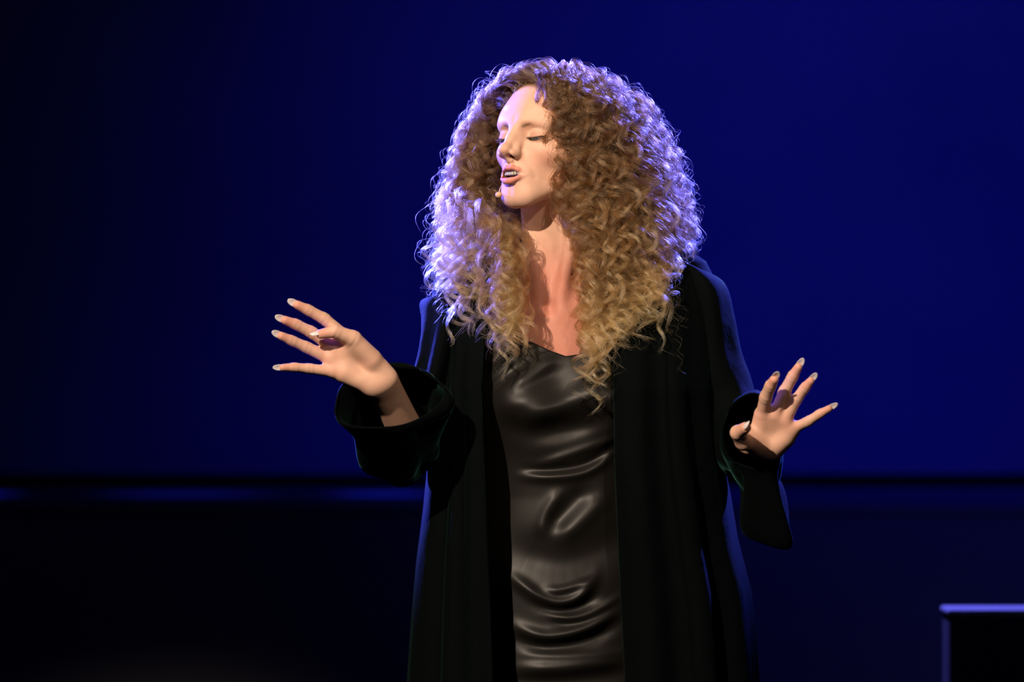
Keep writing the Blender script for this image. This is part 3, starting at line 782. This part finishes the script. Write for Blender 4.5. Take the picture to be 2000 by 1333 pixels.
def guides(n, K=90, fly=False):
    Q, N = scalp_roots(n)
    root = HO+(Q/1000)@HR.T; nw = N@HR.T; nw /= np.linalg.norm(nw, axis=1, keepdims=True)
    G = []
    for i in range(n):
        p0 = root[i]; nn = nw[i]
        right = Q[i, 0] > 14+rng.normal(0, 4)
        if Q[i, 1] < -55: right = rng.random() < 0.5+Q[i, 0]/90
        lift = rng.uniform(0.012, 0.026)
        c1 = p0+nn*lift+np.array([0, 0, 0.004])
        hx, hy = c1[0]-AXW[0], c1[1]-AXW[1]
        th0 = math.atan2(hx, -hy); rho0 = math.hypot(hx, hy)
        if right and th0 < -math.pi/2: th0 += 2*math.pi
        if not right and th0 > math.pi/2: th0 -= 2*math.pi
        if right:
            th0 = np.clip(th0, -40*D2R, 200*D2R)
            f = np.clip((th0/D2R+20)/200, 0, 1); the = (6+f*172)*D2R+rng.normal(0, 8)*D2R
        else:
            th0 = np.clip(th0, -200*D2R, -45*D2R)
            f = np.clip((-th0/D2R-60)/125, 0, 1); the = -(24+f*150)*D2R+rng.normal(0, 8)*D2R
        ad = abs(the)/D2R
        base = np.interp(ad, [0, 30, 55, 75, 100, 180], [682, 676, 640, 596, 582, 630]) + (25 if right and ad < 45 else 0)
        pyend = base+rng.normal(0, 38) if rng.random() < 0.56 else rng.uniform(330, base)
        pyend = max(pyend, zpy(c1[2])+70)
        hgt = (Q[i, 2]+40)/150
        s = np.clip(rng.uniform(0.60, 1.0)**0.6*0.78+0.24*hgt+rng.normal(0, 0.03), 0.55, 1.02)
        if fly: s *= rng.uniform(0.98, 1.12)
        z1 = c1[2]; z2 = CAM_Z-(pyend-666.5)/SCALE
        t = np.linspace(0, 1, K)
        z = z1+(z2-z1)*t**1.25
        py = zpy(z)
        w = sstep(0, 0.55, t)
        th = th0+(the-th0)*w
        if right: th = np.maximum(th, np.interp(py, *TMIN_R)*D2R+abs(rng.normal(0, 3))*D2R)
        else: th = np.minimum(th, np.interp(py, *TMAX_L)*D2R-abs(rng.normal(0, 4))*D2R)
        th[0] = th0
        for _ in range(10): th[1:-1] = (th[:-2]+2*th[1:-1]+th[2:])/4
        wr = sstep(0, 0.22, t)
        rho = rho0*(1-wr)+np.maximum(s*rout(th, py), 0.03)*wr
        pts = np.stack([AXW[0]+rho*np.sin(th), AXW[1]-rho*np.cos(th), z], 1)
        wob = np.zeros_like(pts)
        for _k in range(3):
            wob += rng.normal(0, 1, 3)*np.sin(t[:, None]*rng.uniform(5, 20)+rng.uniform(0, 6.3, 3))
        pts = pts+wob*sstep(0.05, 0.4, t)[:, None]*rng.uniform(0.002, 0.0075)
        pts = np.vstack([p0, p0+nn*lift*0.5, pts])
        for _ in range(4): pts[1:-1] = (pts[:-2]+2*pts[1:-1]+pts[2:])/4
        G.append(pts)
    return np.array(G)
def push_out(G, margin):
    sh = G.shape; p = G.reshape(-1, 3).astype(np.float32)
    def f(p):
        q = to_head(p); d = ell(q, (0, -4, 36), (71, 91, 74)); d = smin(d, ell(q, (0, 34, -26), (60, 56, 70)), 20)/1000
        d = np.minimum(d, torso_sdf(p)-0.020)
        d = np.minimum(d, cone(p, NECK_T, NECK_B, 0.052, 0.058))
        for e in (SH_L, SH_R): d = np.minimum(d, cone(p, NECK_B+np.array([0, 0.03, 0.02]), e, 0.052, 0.056))
        return d
    for _ in range(3):
        d = f(p); g = np.stack([f(p+np.float32(e))-d for e in np.eye(3)*0.002], 1); g /= np.maximum(np.linalg.norm(g, axis=1, keepdims=True), 1e-6)
        p = p+g*np.maximum(margin-d, 0)[:, None]
    # lie on the front of the robe and dress instead of inside them
    px, py = px_of(p[:, 0], p[:, 2], p[:, 1])
    bf = np.interp(py, [428, 460, 500, 560, 640, 760, 900], RBF[:7])+0.03
    u = np.clip((px-1120)/285, -1, 1)
    fy = 0.03-bf*np.sqrt(1-u*u)**0.62-0.012-0.012*rng.random(len(p))
    fy = np.minimum(fy, np.where((py > 640) & (np.abs(px-1090) < 150), -0.125, 1))
    on = (py > 470) & (np.abs(u) < 0.97) & (p[:, 1] < 0.035)
    wgt = sstep(470, 560, py)*on
    p[:, 1] = p[:, 1]+np.minimum(fy-p[:, 1], 0)*wgt
    G2 = p.reshape(sh).astype(float); G2[:, :2] = G[:, :2]
    for _ in range(8): G2[:, 2:-1] = (G2[:, 1:-2]+2*G2[:, 2:-1]+G2[:, 3:])/4
    return G2
def resample(G, m):
    d = np.linalg.norm(np.diff(G, axis=1), axis=2); l = np.concatenate([np.zeros((len(G), 1)), np.cumsum(d, 1)], 1)
    out = np.empty((len(G), m, 3)); L = l[:, -1]
    for i in range(len(G)):
        u = np.linspace(0, L[i], m)
        for k in range(3): out[i, :, k] = np.interp(u, l[i], G[i, :, k])
    return out, L
def curl(G, per, m, spread, rad, lam, frizz):
    """strands around each guide: shared helix, own offset and phase"""
    C, L = resample(G, m); n = len(C)
    T = np.gradient(C, axis=1); T /= np.maximum(np.linalg.norm(T, axis=2, keepdims=True), 1e-9)
    ref = np.array([0.31, 0.9, 0.3]); A = np.cross(T, ref); A /= np.maximum(np.linalg.norm(A, axis=2, keepdims=True), 1e-6); B = np.cross(T, A)
    u = np.linspace(0, 1, m)[None]*L[:, None]                     # arc length
    out = []
    R = rng.uniform(*rad, n)[:, None]; LM = rng.uniform(*lam, n)[:, None]; PH = rng.uniform(0, 6.28, n)[:, None]; HD = rng.choice([-1, 1], n)[:, None]
    FL = rng.uniform(0.45, 1.0, n)[:, None]
    w2 = rng.uniform(0.8, 1.6, n)[:, None]
    for k in range(per):
        env = sstep(0.012, 0.085, u)
        ph = PH+HD*2*math.pi*(u/LM+0.35*np.sin(u/0.11*w2+PH))+rng.normal(0, 0.22, n)[:, None]
        r = R*env*rng.uniform(0.75, 1.2, n)[:, None]*(0.8+0.35*u/np.maximum(L[:, None], 1e-6))
        oa = rng.normal(0, spread, n)[:, None]*(0.35+0.65*np.exp(-((u/L[:, None]-0.45)/0.4)**2))
        ob = rng.normal(0, spread, n)[:, None]*(0.35+0.65*np.exp(-((u/L[:, None]-0.45)/0.4)**2))
        fz = np.where(rng.random(n) < 0.12, 3.0, 1.0)[:, None]*frizz
        fa = fz*env*np.sin(u/rng.uniform(0.008, 0.02, n)[:, None]+rng.uniform(0, 6.3, n)[:, None])
        fb = fz*env*np.sin(u/rng.uniform(0.008, 0.02, n)[:, None]+rng.uniform(0, 6.3, n)[:, None])
        cut = rng.uniform(0.86, 1.0, n)[:, None]
        a = r*np.cos(ph)+oa+fa; b = r*FL*np.sin(ph)+ob+fb
        S = C+A*a[:, :, None]+B*b[:, :, None]
        S[:, 0] = C[:, 0]+rng.normal(0, 0.003, (n, 3))
        w = np.linspace(0, 1, m)[None]*rng.uniform(0.92, 1.0, n)[:, None]*(m-1)
        i0 = np.minimum(w.astype(int), m-2); fr_ = (w-i0)[:, :, None]; ar = np.arange(n)[:, None]
        S = S[ar, i0]*(1-fr_)+S[ar, i0+1]*fr_
        out.append(S)
    return np.concatenate(out)
if HAIR:
    G = push_out(guides(980), 0.006)
    S = curl(G, 24, 72, 0.0024, (0.005, 0.0155), (0.034, 0.070), 0.0005)
    hair = strands('hair', S, M_hair, 0.00025, 0.00013, locks=len(G))
    tag(hair, 'long voluminous curls, brown at the roots and golden at the tips')
    Gf = push_out(guides(1900, fly=True), 0.01)
    S = curl(Gf, 2, 64, 0.007, (0.005, 0.014), (0.030, 0.060), 0.0012)
    hs = strands('loose_hair', S, M_hair, 0.00014, 0.00007)
    tag(hs, 'fine flyaway strands around the curls')

# ------------------------------------------------------------------ headset microphone
mic = bpy.data.objects.new('headset_microphone', None); COL.objects.link(mic); mp = P(974, 381, -0.085); mic.location = mp
tag(mic, 'tiny beige headset microphone beside the chin of the woman', 'microphone')
v = EV*np.array([0.0052, 0.0052, 0.0048])
under(mesh('capsule', v+mp, EF, M_mic), mic)
path = catmull([mp+np.array([0.001, 0.004, 0]), from_head((-40, 66, -72)), from_head((-62, 44, -52)), from_head((-76, 14, -28)), from_head((-88, -2, 4))], 8, False)
for _ in range(6):
    d0 = body_sdf(path.astype(np.float32)); g = np.stack([body_sdf((path+e).astype(np.float32))-d0 for e in np.eye(3)*0.001], 1)
    path = path+g/np.maximum(np.linalg.norm(g, axis=1, keepdims=True), 1e-9)*np.maximum(0.0022-d0, 0)[:, None]
rr = []
for i, c in enumerate(path):
    d = path[min(i+1, len(path)-1)]-path[max(i-1, 0)]; d /= np.linalg.norm(d); a = np.cross(d, [0, 0, 1.0]); a /= np.linalg.norm(a); b = np.cross(d, a)
    rr.append([c+0.0009*(math.cos(t)*a+math.sin(t)*b) for t in np.linspace(0, 2*math.pi, 8, endpoint=False)])
under(loft('boom', np.array(rr), M_mic), mic)
